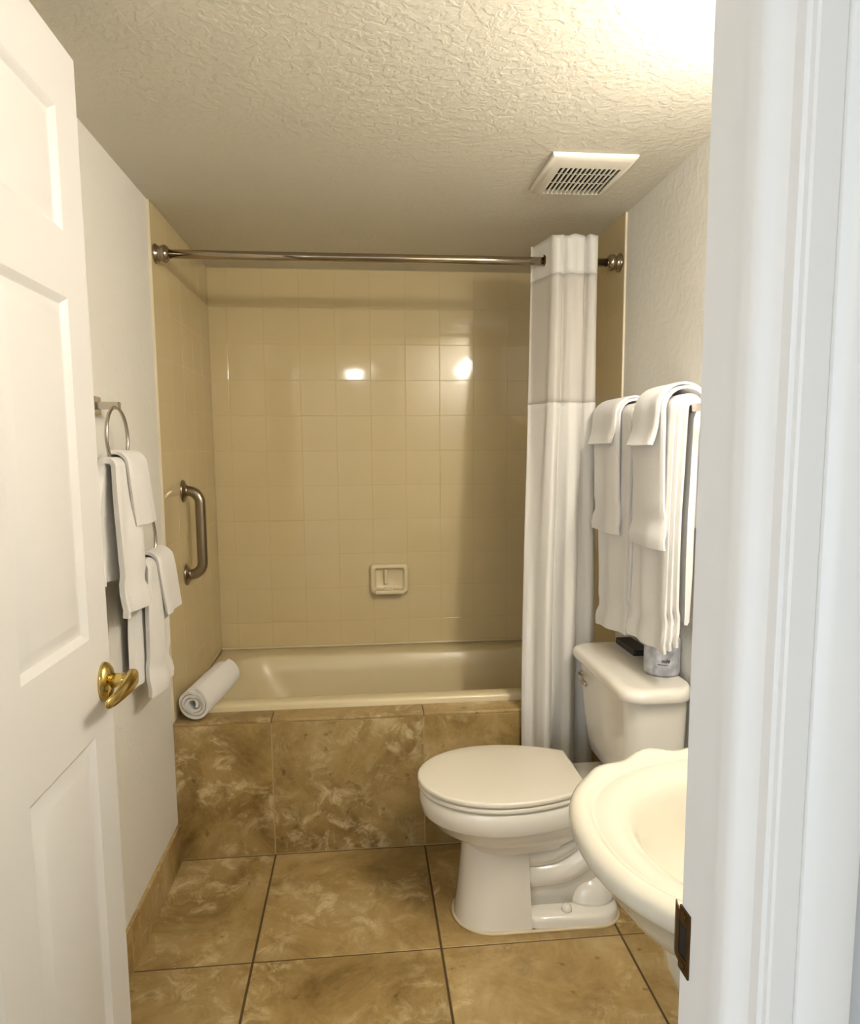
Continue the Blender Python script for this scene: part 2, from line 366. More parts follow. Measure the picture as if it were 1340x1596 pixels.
# ---- six panel door, swung ninety degrees into the room
FX = 0.170; TH = 0.035; DZ0, DZ1 = 0.012, 2.030; DY0, DY1 = -1.748, -0.986
door = empty('door_1', (FX-TH/2, DY0, 0.012)); tag(door, kind='structure')
yA, yB, yC, yD = -1.652, -1.414, -1.312, -1.072       # hinge stile | panel | mullion | panel | lock stile
zr = [0.012, 0.245, 0.885, 1.058, 1.626, 1.730, 1.921, 2.030]
def dbox(n, y0, y1, z0, z1): box(n, FX-TH, FX, y0, y1, z0, z1, M['door'], door)
dbox('stile', DY0, yA, DZ0, DZ1); dbox('stile', yD, DY1, DZ0, DZ1)
for a, b in ((0, 1), (2, 3), (4, 5), (6, 7)): dbox('rail', yA, yD, zr[a], zr[b])
for a, b in ((1, 2), (3, 4), (5, 6)):
    dbox('mullion', yB, yC, zr[a], zr[b])
    for (p0, p1) in ((yA, yB), (yC, yD)):
        steps = [(0, 0), (0.003, -0.0015), (0.009, -0.0075), (0.012, -0.009), (0.016, -0.009), (0.020, -0.0085), (0.036, -0.002), (0.040, -0.0012)]
        rings = []
        for side in (1, -1):
            rs = [[Vector((FX+dx if side == 1 else FX-TH-dx, yy, zz)) for yy, zz in ((p0+i, zr[a]+i), (p1-i, zr[a]+i), (p1-i, zr[b]-i), (p0+i, zr[b]-i))] for i, dx in steps]
            rings += rs[::-1] if side == 1 else rs
        o = loft('panel', rings, M['door'], None, smooth=False); auto_smooth(o, 25); under(o, door)
# lever handle
hd = empty('lever_handle', (FX, -1.020, 0.967)); under(hd, door); hd.matrix_parent_inverse = Matrix.Translation(door.location).inverted(); hd['label'] = 'polished brass lever handle with oval rose'
def hpart(o): o.parent = hd; o.matrix_parent_inverse = Matrix.Translation(hd.location).inverted(); return o
rose = []
for s, h in ((1.0, 0.0), (1.0, 0.003), (0.93, 0.008), (0.75, 0.0125), (0.45, 0.016), (0.30, 0.017)):
    rose.append([Vector((FX+h, -1.020+0.029*s*math.cos(t), 0.967+0.036*s*math.sin(t))) for t in [2*PI*j/32 for j in range(32)]])
hpart(loft('rosette', rose, M['brass']))
lev = []
for (y, x, zc, hz, hx) in ((-1.000, 0.218, 0.972, 0.004, 0.003), (-1.006, 0.219, 0.972, 0.013, 0.008), (-1.020, 0.220, 0.971, 0.018, 0.011), (-1.045, 0.222, 0.968, 0.0165, 0.009), (-1.075, 0.221, 0.965, 0.0135, 0.007), (-1.105, 0.217, 0.962, 0.011, 0.0055), (-1.122, 0.213, 0.961, 0.009, 0.0045), (-1.128, 0.211, 0.9605, 0.004, 0.002)):
    lev.append([Vector((x+hx*math.cos(t), y, zc+hz*math.sin(t))) for t in [2*PI*j/20 for j in range(20)]])
hpart(loft('lever', lev, M['brass']))
hpart(tube('neck', [(FX+0.010, -1.020, 0.968), (FX+0.03, -1.020, 0.969), (FX+0.048, -1.020, 0.970)], [0.015, 0.0115, 0.0135], M['brass'], None, 18))
hpart(lathe('inner_rosette', [(0.031, 0), (0.029, 0.008), (0.012, 0.012), (0.012, 0.03), (0.026, 0.035), (0.026, 0.055), (0.001, 0.062)], (FX-TH, -1.020, 0.967), (-1, 0, 0), M['brass']))

# ============================================================ bathtub
tub = empty('bathtub', (W/2, 0.44, 0.0)); tag(tub, 'bone coloured built-in bathtub behind the stone tiled apron', 'bathtub')
TX0, TX1, TY0, TY1 = 0.008, W-0.008, 0.090, D-0.001
ZR = 0.507
tr = []
cx, cy, hx, hy = (TX0+TX1)/2, (TY0+TY1)/2, (TX1-TX0)/2, (TY1-TY0)/2
tr.append(rrect(cx, cy, hx, hy, 0.008, 0.02)); tr.append(rrect(cx, cy, hx, hy, 0.008, ZR-0.012)); tr.append(rrect(cx, cy, hx-0.003, hy-0.003, 0.008, ZR-0.004)); tr.append(rrect(cx, cy, hx-0.010, hy-0.010, 0.008, ZR))
bx0, bx1, by0, by1 = 0.105, 1.435, 0.152, 0.655
def basin(i0, i1, iy, r, z, dyb=0): return rrect((bx0+i0+bx1-i1)/2, (by0+by1)/2+dyb, (bx1-i1-bx0-i0)/2, (by1-by0)/2-iy, r, z)
tr.append(basin(-.012, -.012, -.012, 0.10, ZR)); tr.append(basin(-.004, -.004, -.004, 0.105, ZR-0.002)); tr.append(basin(0.006, 0.003, 0.003, 0.11, ZR-0.010))
tr.append(basin(0.05, 0.012, 0.014, 0.115, 0.43)); tr.append(basin(0.12, 0.028, 0.030, 0.12, 0.32)); tr.append(basin(0.20, 0.045, 0.050, 0.12, 0.21)); tr.append(basin(0.235, 0.07, 0.075, 0.11, 0.165)); tr.append(basin(0.29, 0.12, 0.12, 0.09, 0.15))
o = loft('shell', tr, M['tub'], tub, cap0=False); auto_smooth(o, 50)
lathe('overflow_plate', [(0.036, 0), (0.036, 0.004), (0.030, 0.009), (0.010, 0.011), (0.0001, 0.011)], (1.416, 0.40, 0.435), (-1, 0, 0.1), M['steel'], tub)
# tiling flange bead along the back wall
box('back_bead', TX0, TX1, D-0.004, D-0.0005, ZR-.001, ZR+0.008, M['tub'], tub, 0.0015, 2)

# ============================================================ soap dish
sd = empty('soap_dish', (0.7525, D, 0.75)); tag(sd, 'glazed beige ceramic soap dish set in the back wall tiles', 'soap dish')
SX, SZ = 0.7525, 0.812
def front_rr(hx_, hz_, r, y, cz=SZ, cxx=SX): return [Vector((p.x, y, p.y)) for p in rrect(cxx, cz, hx_, hz_, r, 0, 5)]
o = loft('dish', [front_rr(.084, .066, .016, D), front_rr(.084, .066, .016, D-.020), front_rr(.081, .063, .015, D-.028), front_rr(.075, .057, .013, D-.031), front_rr(.068, .050, .012, D-.031), front_rr(.066, .048, .011, D-.028), front_rr(.061, .043, .010, D-.010), front_rr(.058, .040, .010, D-.007)], M['soap'], sd); auto_smooth(o, 60)
box('divider', SX-0.022, SX-0.010, D-.030, D-.008, SZ-0.022, SZ+0.045, M['soap'], sd, 0.003, 2)
box('tray_lip', SX-0.064, SX+0.064, D-.060, D-.008, SZ-0.064, SZ-0.046, M['soap'], sd, 0.006, 3)
box('lip_ridge', SX-0.028, SX+0.012, D-.058, D-.040, SZ-0.047, SZ-0.036, M['soap'], sd, 0.003, 2)

# ============================================================ grab bar on the left tile wall
gb = empty('grab_bar', (0.006, 0.245, 1.09)); tag(gb, 'short brushed steel grab bar upright on the left tiled wall', 'grab bar')
gx = 0.064
path = [(0.008, 0.245, 1.242), (0.020, 0.245, 1.242)] + [(gx-0.042+0.042*math.sin(a), 0.245, 1.242-0.042+0.042*math.cos(a)) for a in [PI/2*k/8 for k in range(9)]] + \
       [(gx, 0.245, 1.15), (gx, 0.245, 1.03)] + [(gx-0.042+0.042*math.cos(a), 0.245, 0.942+0.042-0.042*math.sin(a)) for a in [PI/2*k/8 for k in range(9)]] + [(0.020, 0.245, 0.942), (0.008, 0.245, 0.942)]
tube('bar', path, 0.0185, M['steel'], gb, 20)
for z in (1.242, 0.942):
    lathe('flange', [(0.040, 0), (0.040, 0.003), (0.036, 0.007), (0.024, 0.012), (0.0188, 0.016), (0.0188, 0.018)], (0.006, 0.245, z), (1, 0, 0), M['steel'], gb)

# ============================================================ shower rod
RY, RZ = 0.039, 1.996
rod = empty('shower_rod', (W/2, RY, RZ)); tag(rod, 'brown-tinted chrome shower curtain rod spanning the bath alcove', 'curtain rod')
tube('rod', [(0.02, RY, RZ), (0.5, RY, RZ), (1.0, RY, RZ), (W-0.02, RY, RZ)], 0.0135, M['chrome'], rod, 18)
for x, a in ((0.006, 1), (W-0.006, -1)):
    lathe('end_flange', [(0.030, 0), (0.030, 0.006), (0.026, 0.009), (0.022, 0.018), (0.026, 0.022), (0.027, 0.034), (0.020, 0.042), (0.0138, 0.046)], (x, RY, RZ), (a, 0, 0), M['chrome'], rod)

# ============================================================ shower curtain
sc_ = empty('shower_curtain', (1.32, -0.03, 0.22)); tag(sc_, 'white shower curtain with sheer upper panel bunched at the right', 'shower curtain')
topP = [(1.2215, .105), (1.232, .088), (1.256, .008), (1.263, -.022), (1.277, -.034), (1.291, -.026), (1.300, -.018), (1.311, -.032), (1.322, -.036), (1.345, -.030), (1.362, -.030), (1.372, -.016), (1.380, -.032), (1.392, -.040), (1.405, -.034), (1.412, -.012), (1.414, .03), (1.408, .07), (1.398, .075)]
botP = [(1.172, -.022), (1.190, -.030), (1.208, -.036), (1.220, -.062), (1.238, -.090), (1.258, -.075), (1.270, -.040), (1.286, -.052), (1.300, -.088), (1.324, -.094), (1.345, -.060), (1.352, -.034), (1.366, -.048), (1.382, -.066), (1.398, -.064), (1.410, -.052), (1.418, -.034), (1.424, -.024), (1.418, -.016)]
tp_ = catmull([(x, y, 0) for x, y in topP], 6); bt_ = catmull([(x, y, 0) for x, y in botP], 6)
CZ0, CZ1 = 0.225, 2.064
def curtain_pt(i, z):
    t = (CZ1-z)/(CZ1-CZ0)
    a = min(1.0, t/0.80); a = a*a*(3-2*a)
    p = tp_[i].lerp(bt_[i], a)
    x = p.x + 0.004*noise.noise(Vector((i*.12, z*2.0, 3.1))) * (0.3+t)
    y = p.y + 0.006*noise.noise(Vector((i*.15, z*1.6, 8.7))) * (0.3+t)
    if z > 2.0: z = z - 0.006*(0.5+0.5*math.sin(i*0.33))*((z-2.0)/0.064)
    return Vector((x, y, z))
def curtain_part(name, z0, z1, n, mat, th):
    rings = [[curtain_pt(i, z1+(z0-z1)*k/n) for i in range(len(tp_))] for k in range(n+1)]
    o = loft(name, rings, mat, sc_, False, False, False)
    sm = o.modifiers.new('thickness', 'SOLIDIFY'); sm.thickness = th; sm.offset = 0
    return o
curtain_part('header', 1.942, CZ1, 8, M['curtain'], 0.0022)
curtain_part('sheer_panel', 1.531, 1.942, 22, M['sheer'], 0.0008)
curtain_part('lower_panel', CZ0, 1.531, 60, M['curtain'], 0.0016)
lathe('ring', [(0.0145, 0), (0.021, 0), (0.021, 0.004), (0.0145, 0.004)], (1.2465, RY, RZ), (1, 0.0, 0), M['bronze'], sc_, 20)

# ============================================================ ceiling vent
vt = empty('exhaust_vent', (1.263, -0.305, H)); tag(vt, 'cream slotted exhaust fan grille on the ceiling', 'vent')
vx0, vx1, vy0, vy1 = 1.148, 1.378, -0.430, -0.172
gx0, gx1, gy0, gy1 = 1.180, 1.352, -0.375, -0.190
def vring(ins, z): return [Vector((x, y, z)) for x, y in ((vx0+ins, vy0+ins), (vx1-ins, vy0+ins), (vx1-ins, vy1-ins), (vx0+ins, vy1-ins))]
def gring(z, e=0): return [Vector((x, y, z)) for x, y in ((gx0-e, gy0-e), (gx1+e, gy0-e), (gx1+e, gy1+e), (gx0-e, gy1+e))]
o = loft('frame', [vring(0, H-.001), vring(0, H-.006), vring(.004, H-.012), vring(.016, H-.017), gring(H-.019), gring(H-.012)], M['vent'], vt, False, False, smooth=False); auto_smooth(o, 35)
box('interior_shade', gx0, gx1, gy0, gy1, H-.006, H-.001, M['black'], vt)  # black sheet in place of the shade inside the fan housing
NS = 13
for k in range(NS+1):
    xk = gx0 + (gx1-gx0)*k/NS
    wd = 0.0026
    box('slat', max(gx0, xk-wd), min(gx1, xk+wd), gy0, gy1, H-.0195, H-.0165, M['vent'], vt)
for f in (1/3, 2/3): box('cross_rib', gx0, gx1, gy0+(gy1-gy0)*f-.0005, gy0+(gy1-gy0)*f+.0005, H-.0110, H-.0085, M['vent'], vt)

# ============================================================ toilet
YT = -0.362
to = empty('toilet', (1.15, YT, 0.0)); tag(to, 'bone china two-piece toilet with closed lid against right wall', 'toilet')
def egg(xt, xm, xb, hw, hb, z, n=24, xoff=0):
    """closed outline: tip at xt, widest at xm, straight back at xb (half width hb)"""
    pts = []
    for i in range(n+1):
        a = PI/2 + PI*i/n     # from far side round the tip to the near side
        pts.append(Vector((xm + (xm-xt)*math.cos(a), YT + hw*math.sin(a), z)))
    m_ = 10
    for i in range(1, m_+1):
        t = i/m_; pts.append(Vector((xm+(xb-xm)*t, YT-(hw-(hw-hb)*t*t), z)))
    for i in range(0, m_):
        t = 1-i/m_; pts.append(Vector((xm+(xb-xm)*t, YT+(hw-(hw-hb)*t*t), z)))
    return pts
# bowl from rim band down to the neck
bowl_r = []
for (xt, xm, xb, hw, hb, z) in ((.812, 1.02, 1.235, .160, .105, .398), (.797, 1.02, 1.240, .178, .115, .398), (.792, 1.02, 1.245, .182, .118, .392), (.790, 1.02, 1.250, .184, .120, .370), (.796, 1.02, 1.255, .181, .120, .338), (.801, 1.02, 1.252, .177, .119, .332), (.812, 1.02, 1.250, .168, .117, .327),
                            (.830, 1.025, 1.245, .158, .112, .300), (.862, 1.03, 1.235, .138, .105, .278), (.892, 1.03, 1.22, .120, .098, .262), (.912, 1.03, 1.20, .110, .092, .250), (.918, 1.03, 1.18, .107, .090, .238)):
    bowl_r.append(egg(xt, xm, xb, hw, hb, z))
o = loft('bowl', bowl_r, M['china'], to); auto_smooth(o, 60)
# front column of the foot
colr = []
for (x0, x1, hw, z) in ((.917, 1.10, .092, .262), (.914, 1.10, .094, .22), (.909, 1.103, .096, .15), (.902, 1.106, .100, .08), (.896, 1.108, .104, .03), (.893, 1.110, .106, .004)):
    ring = []
    for i in range(17):
        a = PI/2 + PI*i/16; ring.append(Vector((x0+.10 + .10*math.cos(a), YT+hw*math.copysign(abs(math.sin(a))**0.8, math.sin(a)), z)))
    ring += [Vector((x1-.02, YT-hw, z)), Vector((x1-.004, YT-hw+.004, z)), Vector((x1, YT-hw+.02, z)), Vector((x1, YT+hw-.02, z)), Vector((x1-.004, YT+hw-.004, z)), Vector((x1-.02, YT+hw, z))]
    colr.append(ring)
o = loft('pedestal', colr, M['china'], to); auto_smooth(o, 50)
# flat foot behind, trapway and inner core
fr = [rrect(1.225, YT, .152, .108, .070, .004, 8), rrect(1.225, YT, .152, .108, .070, .026, 8), rrect(1.225, YT, .149, .105, .068, .034, 8), rrect(1.225, YT, .140, .096, .062, .039, 8), rrect(1.225, YT, .10, .07, .05, .041, 8)]
o = loft('foot', fr, M['china'], to); auto_smooth(o, 50)
o = loft('trap_core', [rrect(1.20, YT, .135, .050, .045, .03), rrect(1.20, YT, .130, .048, .045, .12), rrect(1.215, YT, .135, .050, .045, .20), rrect(1.25, YT, .15, .068, .05, .27), rrect(1.30, YT, .16, .085, .05, .335)], M['china'], to)
def trap(path, rad):
    p = catmull([(x, YT+dy, z) for x, dy, z in path], 6); tube('trapway', p, rad, M['china'], to, 18)
for s in (-1, 1):
    trap([(1.06, .040*s, .212), (1.12, .043*s, .204), (1.18, .045*s, .216), (1.23, .048*s, .252), (1.262, .052*s, .300), (1.285, .055*s, .350)], 0.040)
    trap([(1.06, .040*s, .150), (1.13, .042*s, .142), (1.21, .043*s, .152), (1.275, .045*s, .192), (1.315, .049*s, .250), (1.340, .052*s, .330)], 0.042)
    # dome over the floor bolt and cap
    loft('foot_dome', [[Vector((1.300+.072*f*math.cos(t), YT+s*.026+.050*f*math.sin(t), .034+h)) for t in [2*PI*j/32 for j in range(32)]] for f, h in ((1, 0), (.97, .018), (.90, .036), (.78, .052), (.60, .065), (.36, .074), (.15, .077), (.01, .078))], M['china'], to)
    lathe('bolt_cap', [(.015, 0), (.015, .008), (.013, .015), (.007, .020), (.0005, .021)], (1.212, YT+.080*s, .0390), (0, 0, 1), M['china'], to, 18)
# rear deck that carries the tank
dk = [rrect(1.345, YT, .135, .105, .03, .305), rrect(1.345, YT, .140, .112, .03, .33), rrect(1.343, YT, .142, .118, .03, .385), rrect(1.343, YT, .140, .116, .03, .394), rrect(1.343, YT, .134, .110, .028, .397)]
o = loft('rear_deck', dk, M['china'], to); auto_smooth(o, 50)
# tank, lid, lever
XW = W-0.016
def tk(x0, hl, r, z): return rrect((x0+XW)/2, YT-.012, (XW-x0)/2, hl+.006, r, z, 8)
o = loft('tank', [tk(1.400, .155, .03, .398), tk(1.370, .180, .04, .404), tk(1.354, .193, .045, .425), tk(1.344, .200, .05, .47), tk(1.334, .208, .05, .55), tk(1.326, .214, .05, .65), tk(1.323, .216, .05, .720)], M['china'], to); auto_smooth(o, 50)
o = loft('tank_lid', [tk(1.318, .222, .05, .718), tk(1.304, .236, .055, .721), tk(1.301, .239, .056, .728), tk(1.302, .238, .056, .742), tk(1.307, .233, .054, .750), tk(1.317, .224, .050, .754), tk(1.331, .211, .045, .755)], M['china'], to); auto_smooth(o, 50)
fl = empty('flush_lever', (1.328, YT+.165, .665)); under(fl, to)
def flp(o): o.parent = fl; o.matrix_parent_inverse = Matrix.Translation(fl.location).inverted()
flp(lathe('lever_boss', [(.013, 0), (.013, .006), (.009, .010), (.0005, .011)], (1.3285, YT+.165, .668), (-1, 0, 0), M['nickel'], None, 18))
flp(tube('lever_arm', [(1.317, YT+.170, .668), (1.312, YT+.14, .666), (1.312, YT+.10, .660), (1.313, YT+.085, .657)], [.005, .006, .007, .004], M['nickel'], None, 12))
# seat and lid
def slab(name, xt, xb, hw, hb, z0, z1, mat, dome=0.0):
    xm = 1.02
    r = [egg(xt+.009, xm, xb-.004, hw-.009, hb-.004, z0), egg(xt+.002, xm, xb, hw-.002, hb, z0+.0012), egg(xt, xm, xb, hw, hb+.002, z0+(z1-z0)*.3), egg(xt, xm, xb, hw, hb+.002, z0+(z1-z0)*.75), egg(xt+.002, xm, xb-.001, hw-.002, hb-.001, z1-.0010), egg(xt+.007, xm, xb-.006, hw-.007, hb-.006, z1), egg(xt+.05, xm, xb-.03, hw-.05, hb-.03, z1+dome)]
    o = loft(name, r, mat, to); auto_smooth(o, 60)
slab('seat', .788, 1.252, .186, .120, .4010, .4170, M['seat'])
slab('lid', .785, 1.256, .189, .122, .4195, .4360, M['seat'], .002)
for s in (-1, 1): box('hinge', 1.240, 1.270, YT+s*.075-.022, YT+s*.075+.022, .397, .418, M['seat'], to, .004, 2)
# caulk bead on the floor
bead = [Vector((1.0 + 0.112*math.cos(a), YT + 0.110*math.sin(a), .003)) for a in [PI/2 + PI*i/20 for i in range(21)]]
bead += [Vector((1.305 + .075*math.cos(a), YT-.036 + .075*math.sin(a), .003)) for a in [-PI/2 + PI/2*i/10 for i in range(11)]]
bead += [Vector((1.305 + .075*math.cos(a), YT+.036 + .075*math.sin(a), .003)) for a in [PI/2*i/10 for i in range(11)]]
tube('caulk', bead, .005, M['caulk'], to, 8)

# ============================================================ pedestal sink
SYC, SXC, ST = -1.370, 1.250, 0.832
sk = empty('pedestal_sink', (1.27, SYC, 0.0)); tag(sk, 'cream pedestal sink with scalloped rim in front of toilet', 'sink')
NO = 120
def sup(a, hf, hb, hw, nf, nb):
    """polar superellipse; a=0 points to the wall (+x)"""
    c, s = math.cos(a), math.sin(a)
    if c >= 0: hx_, n_ = hb, nb
    else: hx_, n_ = hf, nf
    r = (abs(c/hx_)**n_ + abs(s/hw)**n_)**(-1/n_)
    return r*c, r*s
def rim_wave(a):
    """scallops on the two shoulders of the rim"""
    d = abs(abs(math.atan2(math.sin(a), math.cos(a))) - math.radians(112))
    k = max(0.0, 1 - (d/math.radians(32))**2)
    return k*math.sin((abs(math.atan2(math.sin(a), math.cos(a)))-math.radians(80))*360/26/1.0)
def outer(ins, z, wave=0.0, zw=0.0):
    out = []
    for j in range(NO):
        a = 2*PI*j/NO
        x, y = sup(a, .310-ins, .246-min(ins, .02), .272-ins, 2.2, 7.0)
        wv = rim_wave(a); f = 1 + wave*wv
        out.append(Vector((SXC+x*f if x < 0 else SXC+x, SYC+y*f, z+zw*wv)))
    return out
def bowl_ring(hx_f, hw_, z, cxo=0.0):
    out = []
    for j in range(NO):
        a = 2*PI*j/NO; x, y = sup(a, hx_f, hx_f*0.80, hw_, 2.15, 2.3); out.append(Vector((SXC-0.045+cxo+x, SYC+y, z)))
    return out
def under_ring(ins, z, k):
    out = []
    for j in range(NO):
        a = 2*PI*j/NO; x, y = sup(a, .310-ins, .246-ins*.3, .272-ins, 2.2, 5.0)
        out.append(Vector((SXC+x*(1-k*.0)+k, SYC+y, z)))
    return out
rings = [under_ring(.180, .640, .03), under_ring(.158, .647, .03), under_ring(.122, .665, .02), under_ring(.086, .690, .012), under_ring(.056, .722, .006), under_ring(.034, .755, .002), under_ring(.022, .782, 0), outer(.011, .791, .006),
         outer(.004, .797, .018), outer(.0, .803, .026), outer(-.002, .812, .030), outer(.0, .822, .030), outer(.006, .829, .028, .002), outer(.016, .832, .026, .004), outer(.026, .829, .022, .004), outer(.032, .823, .016, .002), outer(.035, .8195, .006), outer(.040, .8200, .002), outer(.050, .8205), outer(.066, .819)]
rings += [bowl_ring(.190, .196, .8165), bowl_ring(.180, .186, .812), bowl_ring(.170, .176, .803), bowl_ring(.162, .167, .785), bowl_ring(.148, .152, .75), bowl_ring(.128, .130, .715), bowl_ring(.095, .10, .690), bowl_ring(.05, .05, .680), bowl_ring(.02, .02, .678)]
o = loft('basin', rings, M['sink'], sk); auto_smooth(o, 60)
def ped(hx_, hy_, z): return [Vector((1.275 + hx_*math.cos(t)*(1+0.04*math.cos(4*t)), SYC + hy_*math.sin(t)*(1+0.04*math.cos(4*t)), z)) for t in [2*PI*j/40 for j in range(40)]]
o = loft('pedestal', [ped(.125, .135, .0), ped(.125, .135, .03), ped(.115, .122, .045), ped(.108, .112, .06), ped(.096, .100, .12), ped(.090, .094, .25), ped(.108, .108, .38), ped(.140, .130, .49), ped(.172, .150, .57), ped(.188, .160, .61), ped(.194, .165, .645), ped(.18, .15, .66)], M['sink'], sk); auto_smooth(o, 50)
lathe('drain', [(.020, 0), (.020, .002), (.014, .003), (.0005, .0025)], (SXC-.045, SYC, .6785), (0, 0, 1), M['chrome'], sk, 20)

# ============================================================ towels
def drape(name, mapf, s0, s1, nc, zbar, r, Lf, Lb, th=0.006, taper=0.0, lean=0.0, flip=0.0, wav=0.006, nf=2.3, seed=0, bands=True, layers=1, gap=0.009, stagger=0.015, slant=0.0, spread_back=0.0, back_in=0.0, back_shift=0.0):
    """cloth hung over a bar or ring. s runs along the bar, n out from the wall.
    taper: narrowing at the top; lean: bottom drifts along s; flip: front hem kicks out"""
    VV = []; FF = []
    for ly in range(layers):
        rr = r - ly*gap
        a0, a1 = s0 - stagger*ly, s1 - stagger*ly*0.6
        nu = 26; path = []
        nfz = max(6, int(Lf/0.02)); nbz = max(5, int(Lb/0.025))
        for k in range(nfz): path.append(('f', 1 - k/nfz))
        for k in range(13): path.append(('a', k/12))
        for k in range(1, nbz+1): path.append(('b', k/nbz))
        rows = []
        for kind, t in path:
            row = []
            for i in range(nu+1):
                u = i/nu - 0.5; sm = (a0+a1)/2; wd = (a1-a0)
                if kind == 'f': d = t*(Lf - ly*0.012); n_ = nc + rr; z = zbar - d; w_ = wd*(1 - taper*math.exp(-d/0.10)); dr = lean*t
                elif kind == 'a': a = PI*t; n_ = nc + rr*math.cos(a); z = zbar + rr*math.sin(a); w_ = wd*(1-taper); d = 0; dr = 0
                else: d = t*Lb; n_ = nc - rr - back_in*min(1, t*2); z = zbar - d; bsh = back_shift*min(1, t*3); w_ = wd*(1 - taper*math.exp(-d/0.10)) * (1+spread_back*t); dr = lean*t*.6 + bsh
                s = sm + u*w_ + dr
                amp = wav*(0.25 + min(1.0, d/0.25))
                ph = u*2*PI*nf + seed*1.7
                off = amp*math.sin(ph + 0.6*math.sin(d*6+seed)) + 0.004*noise.noise(Vector((u*3+seed, d*5, ly*2.0+seed)))
                if kind == 'a': off *= 0.6
                sgn = 1 if kind != 'b' else -1
                n_ += off
                # rolled long edges
                e = max(0.0, (abs(u)-0.44)/0.06); n_ -= sgn*0.004*e*e
                if kind == 'f':
                    df = (Lf - ly*.012) - d
                    if flip: n_ += flip*max(0.0, 1-df/0.07)**2
                    if bands and Lf > .15:
                        if 0.052 < df < 0.085: n_ -= 0.0045
                        elif df <= 0.052: n_ += 0.004*math.sin(PI*min(1, df/.052+.15)); s += u*0.022
                    z += slant*u*t
                row.append(Vector(mapf(s, n_, z)))
            rows.append(row)
        b = len(VV); cols = nu+1
        # thick sheet: outer and inner skins
        R = len(rows); nor = []
        for ri in range(R):
            for ci in range(cols):
                p1 = rows[min(ri+1, R-1)][ci]-rows[max(ri-1, 0)][ci]; p2 = rows[ri][min(ci+1, cols-1)]-rows[ri][max(ci-1, 0)]
                nn = p1.cross(p2); nor.append(nn.normalized() if nn.length > 0 else Vector((0, 0, 1)))
        for sg in (1, -1):
            for ri in range(R):
                for ci in range(cols): VV.append(rows[ri][ci] + nor[ri*cols+ci]*(sg*th/2))
        off2 = R*cols
        for ri in range(R-1):
            for ci in range(cols-1):
                q = (b+ri*cols+ci, b+ri*cols+ci+1, b+(ri+1)*cols+ci+1, b+(ri+1)*cols+ci)
                FF.append(q); FF.append(tuple(x+off2 for x in reversed(q)))
        edge = [ci for ci in range(cols)] + [ri*cols+cols-1 for ri in range(1, R)] + [(R-1)*cols+ci for ci in range(cols-2, -1, -1)] + [ri*cols for ri in range(R-2, 0, -1)]
        for k in range(len(edge)):
            p, q = edge[k], edge[(k+1) % len(edge)]; FF.append((b+p, b+q, b+q+off2, b+p+off2))
    o = mesh(name, VV, FF, M['terry'], None, True); auto_smooth(o, 70)
    return o
RBX, RBZ = 0.076, 1.475
right = lambda s, n, z: (W-n, s, z)
left = lambda s, n, z: (n, s, z)

tb = empty('towel_bar', (W, -0.40, RBZ)); tag(tb, 'flat nickel towel bar on right wall above the toilet tank', 'towel bar')
box('bar', W-RBX-.004, W-RBX+.004, -0.735, -0.075, RBZ-.010, RBZ+.010, M['nickel'], tb, .002, 2)
for y in (-0.735, -0.075):
    box('post', W-RBX-.010, W-.010, y-.009, y+.009, RBZ-.011, RBZ+.011, M['nickel'], tb, .003, 2)
    box('mount_plate', W-.011, W-.0005, y-.024, y+.024, RBZ-.024, RBZ+.024, M['nickel'], tb, .003, 2)
G = 'towels hung on the right wall bar'
bath_kw = dict(layers=3, gap=0.009, stagger=0.012)
tag(drape('bath_towel', right, -0.345, -0.098, RBX, RBZ, 0.032, 0.655, 0.56, 0.008, seed=1, wav=.004, nf=1.6, lean=-.006, slant=-.03, **bath_kw), 'long white bath towel on the far half of the wall bar, nearest the curtain', 'towel', G)
tag(drape('hand_towel', right, -0.292, -0.090, RBX, RBZ, 0.048, 0.352, 0.30, 0.007, seed=2, wav=.004, nf=1.2), 'white hand towel layered over the bath towel beside the shower curtain', 'towel', G)
tag(drape('washcloth', right, -0.284, -0.084, RBX, RBZ, 0.057, 0.080, 0.11, 0.006, seed=3, wav=.003, nf=1.0, flip=.012, bands=False), 'small white washcloth topmost on the towel stack beside the shower curtain', 'washcloth', G)
tag(drape('bath_towel', right, -0.628, -0.398, RBX, RBZ, 0.033, 0.625, 0.54, 0.008, seed=4, wav=.0045, nf=1.8, lean=.012, slant=-.01, **bath_kw), 'long white bath towel on the near half of the wall bar, reaching the wrapped roll', 'towel', G)
tag(drape('hand_towel', right, -0.612, -0.424, RBX, RBZ, 0.055, 0.352, 0.30, 0.007, seed=5, wav=.002, nf=1.2, lean=-.006), 'white hand towel layered over the near bath towel above the tank', 'towel', G)
tag(drape('washcloth', right, -0.606, -0.445, RBX, RBZ, 0.065, 0.088, 0.11, 0.006, seed=6, wav=.003, nf=1.0, flip=.016, bands=False), 'small white washcloth topmost on the near towel stack, its corner flipped out', 'washcloth', G)

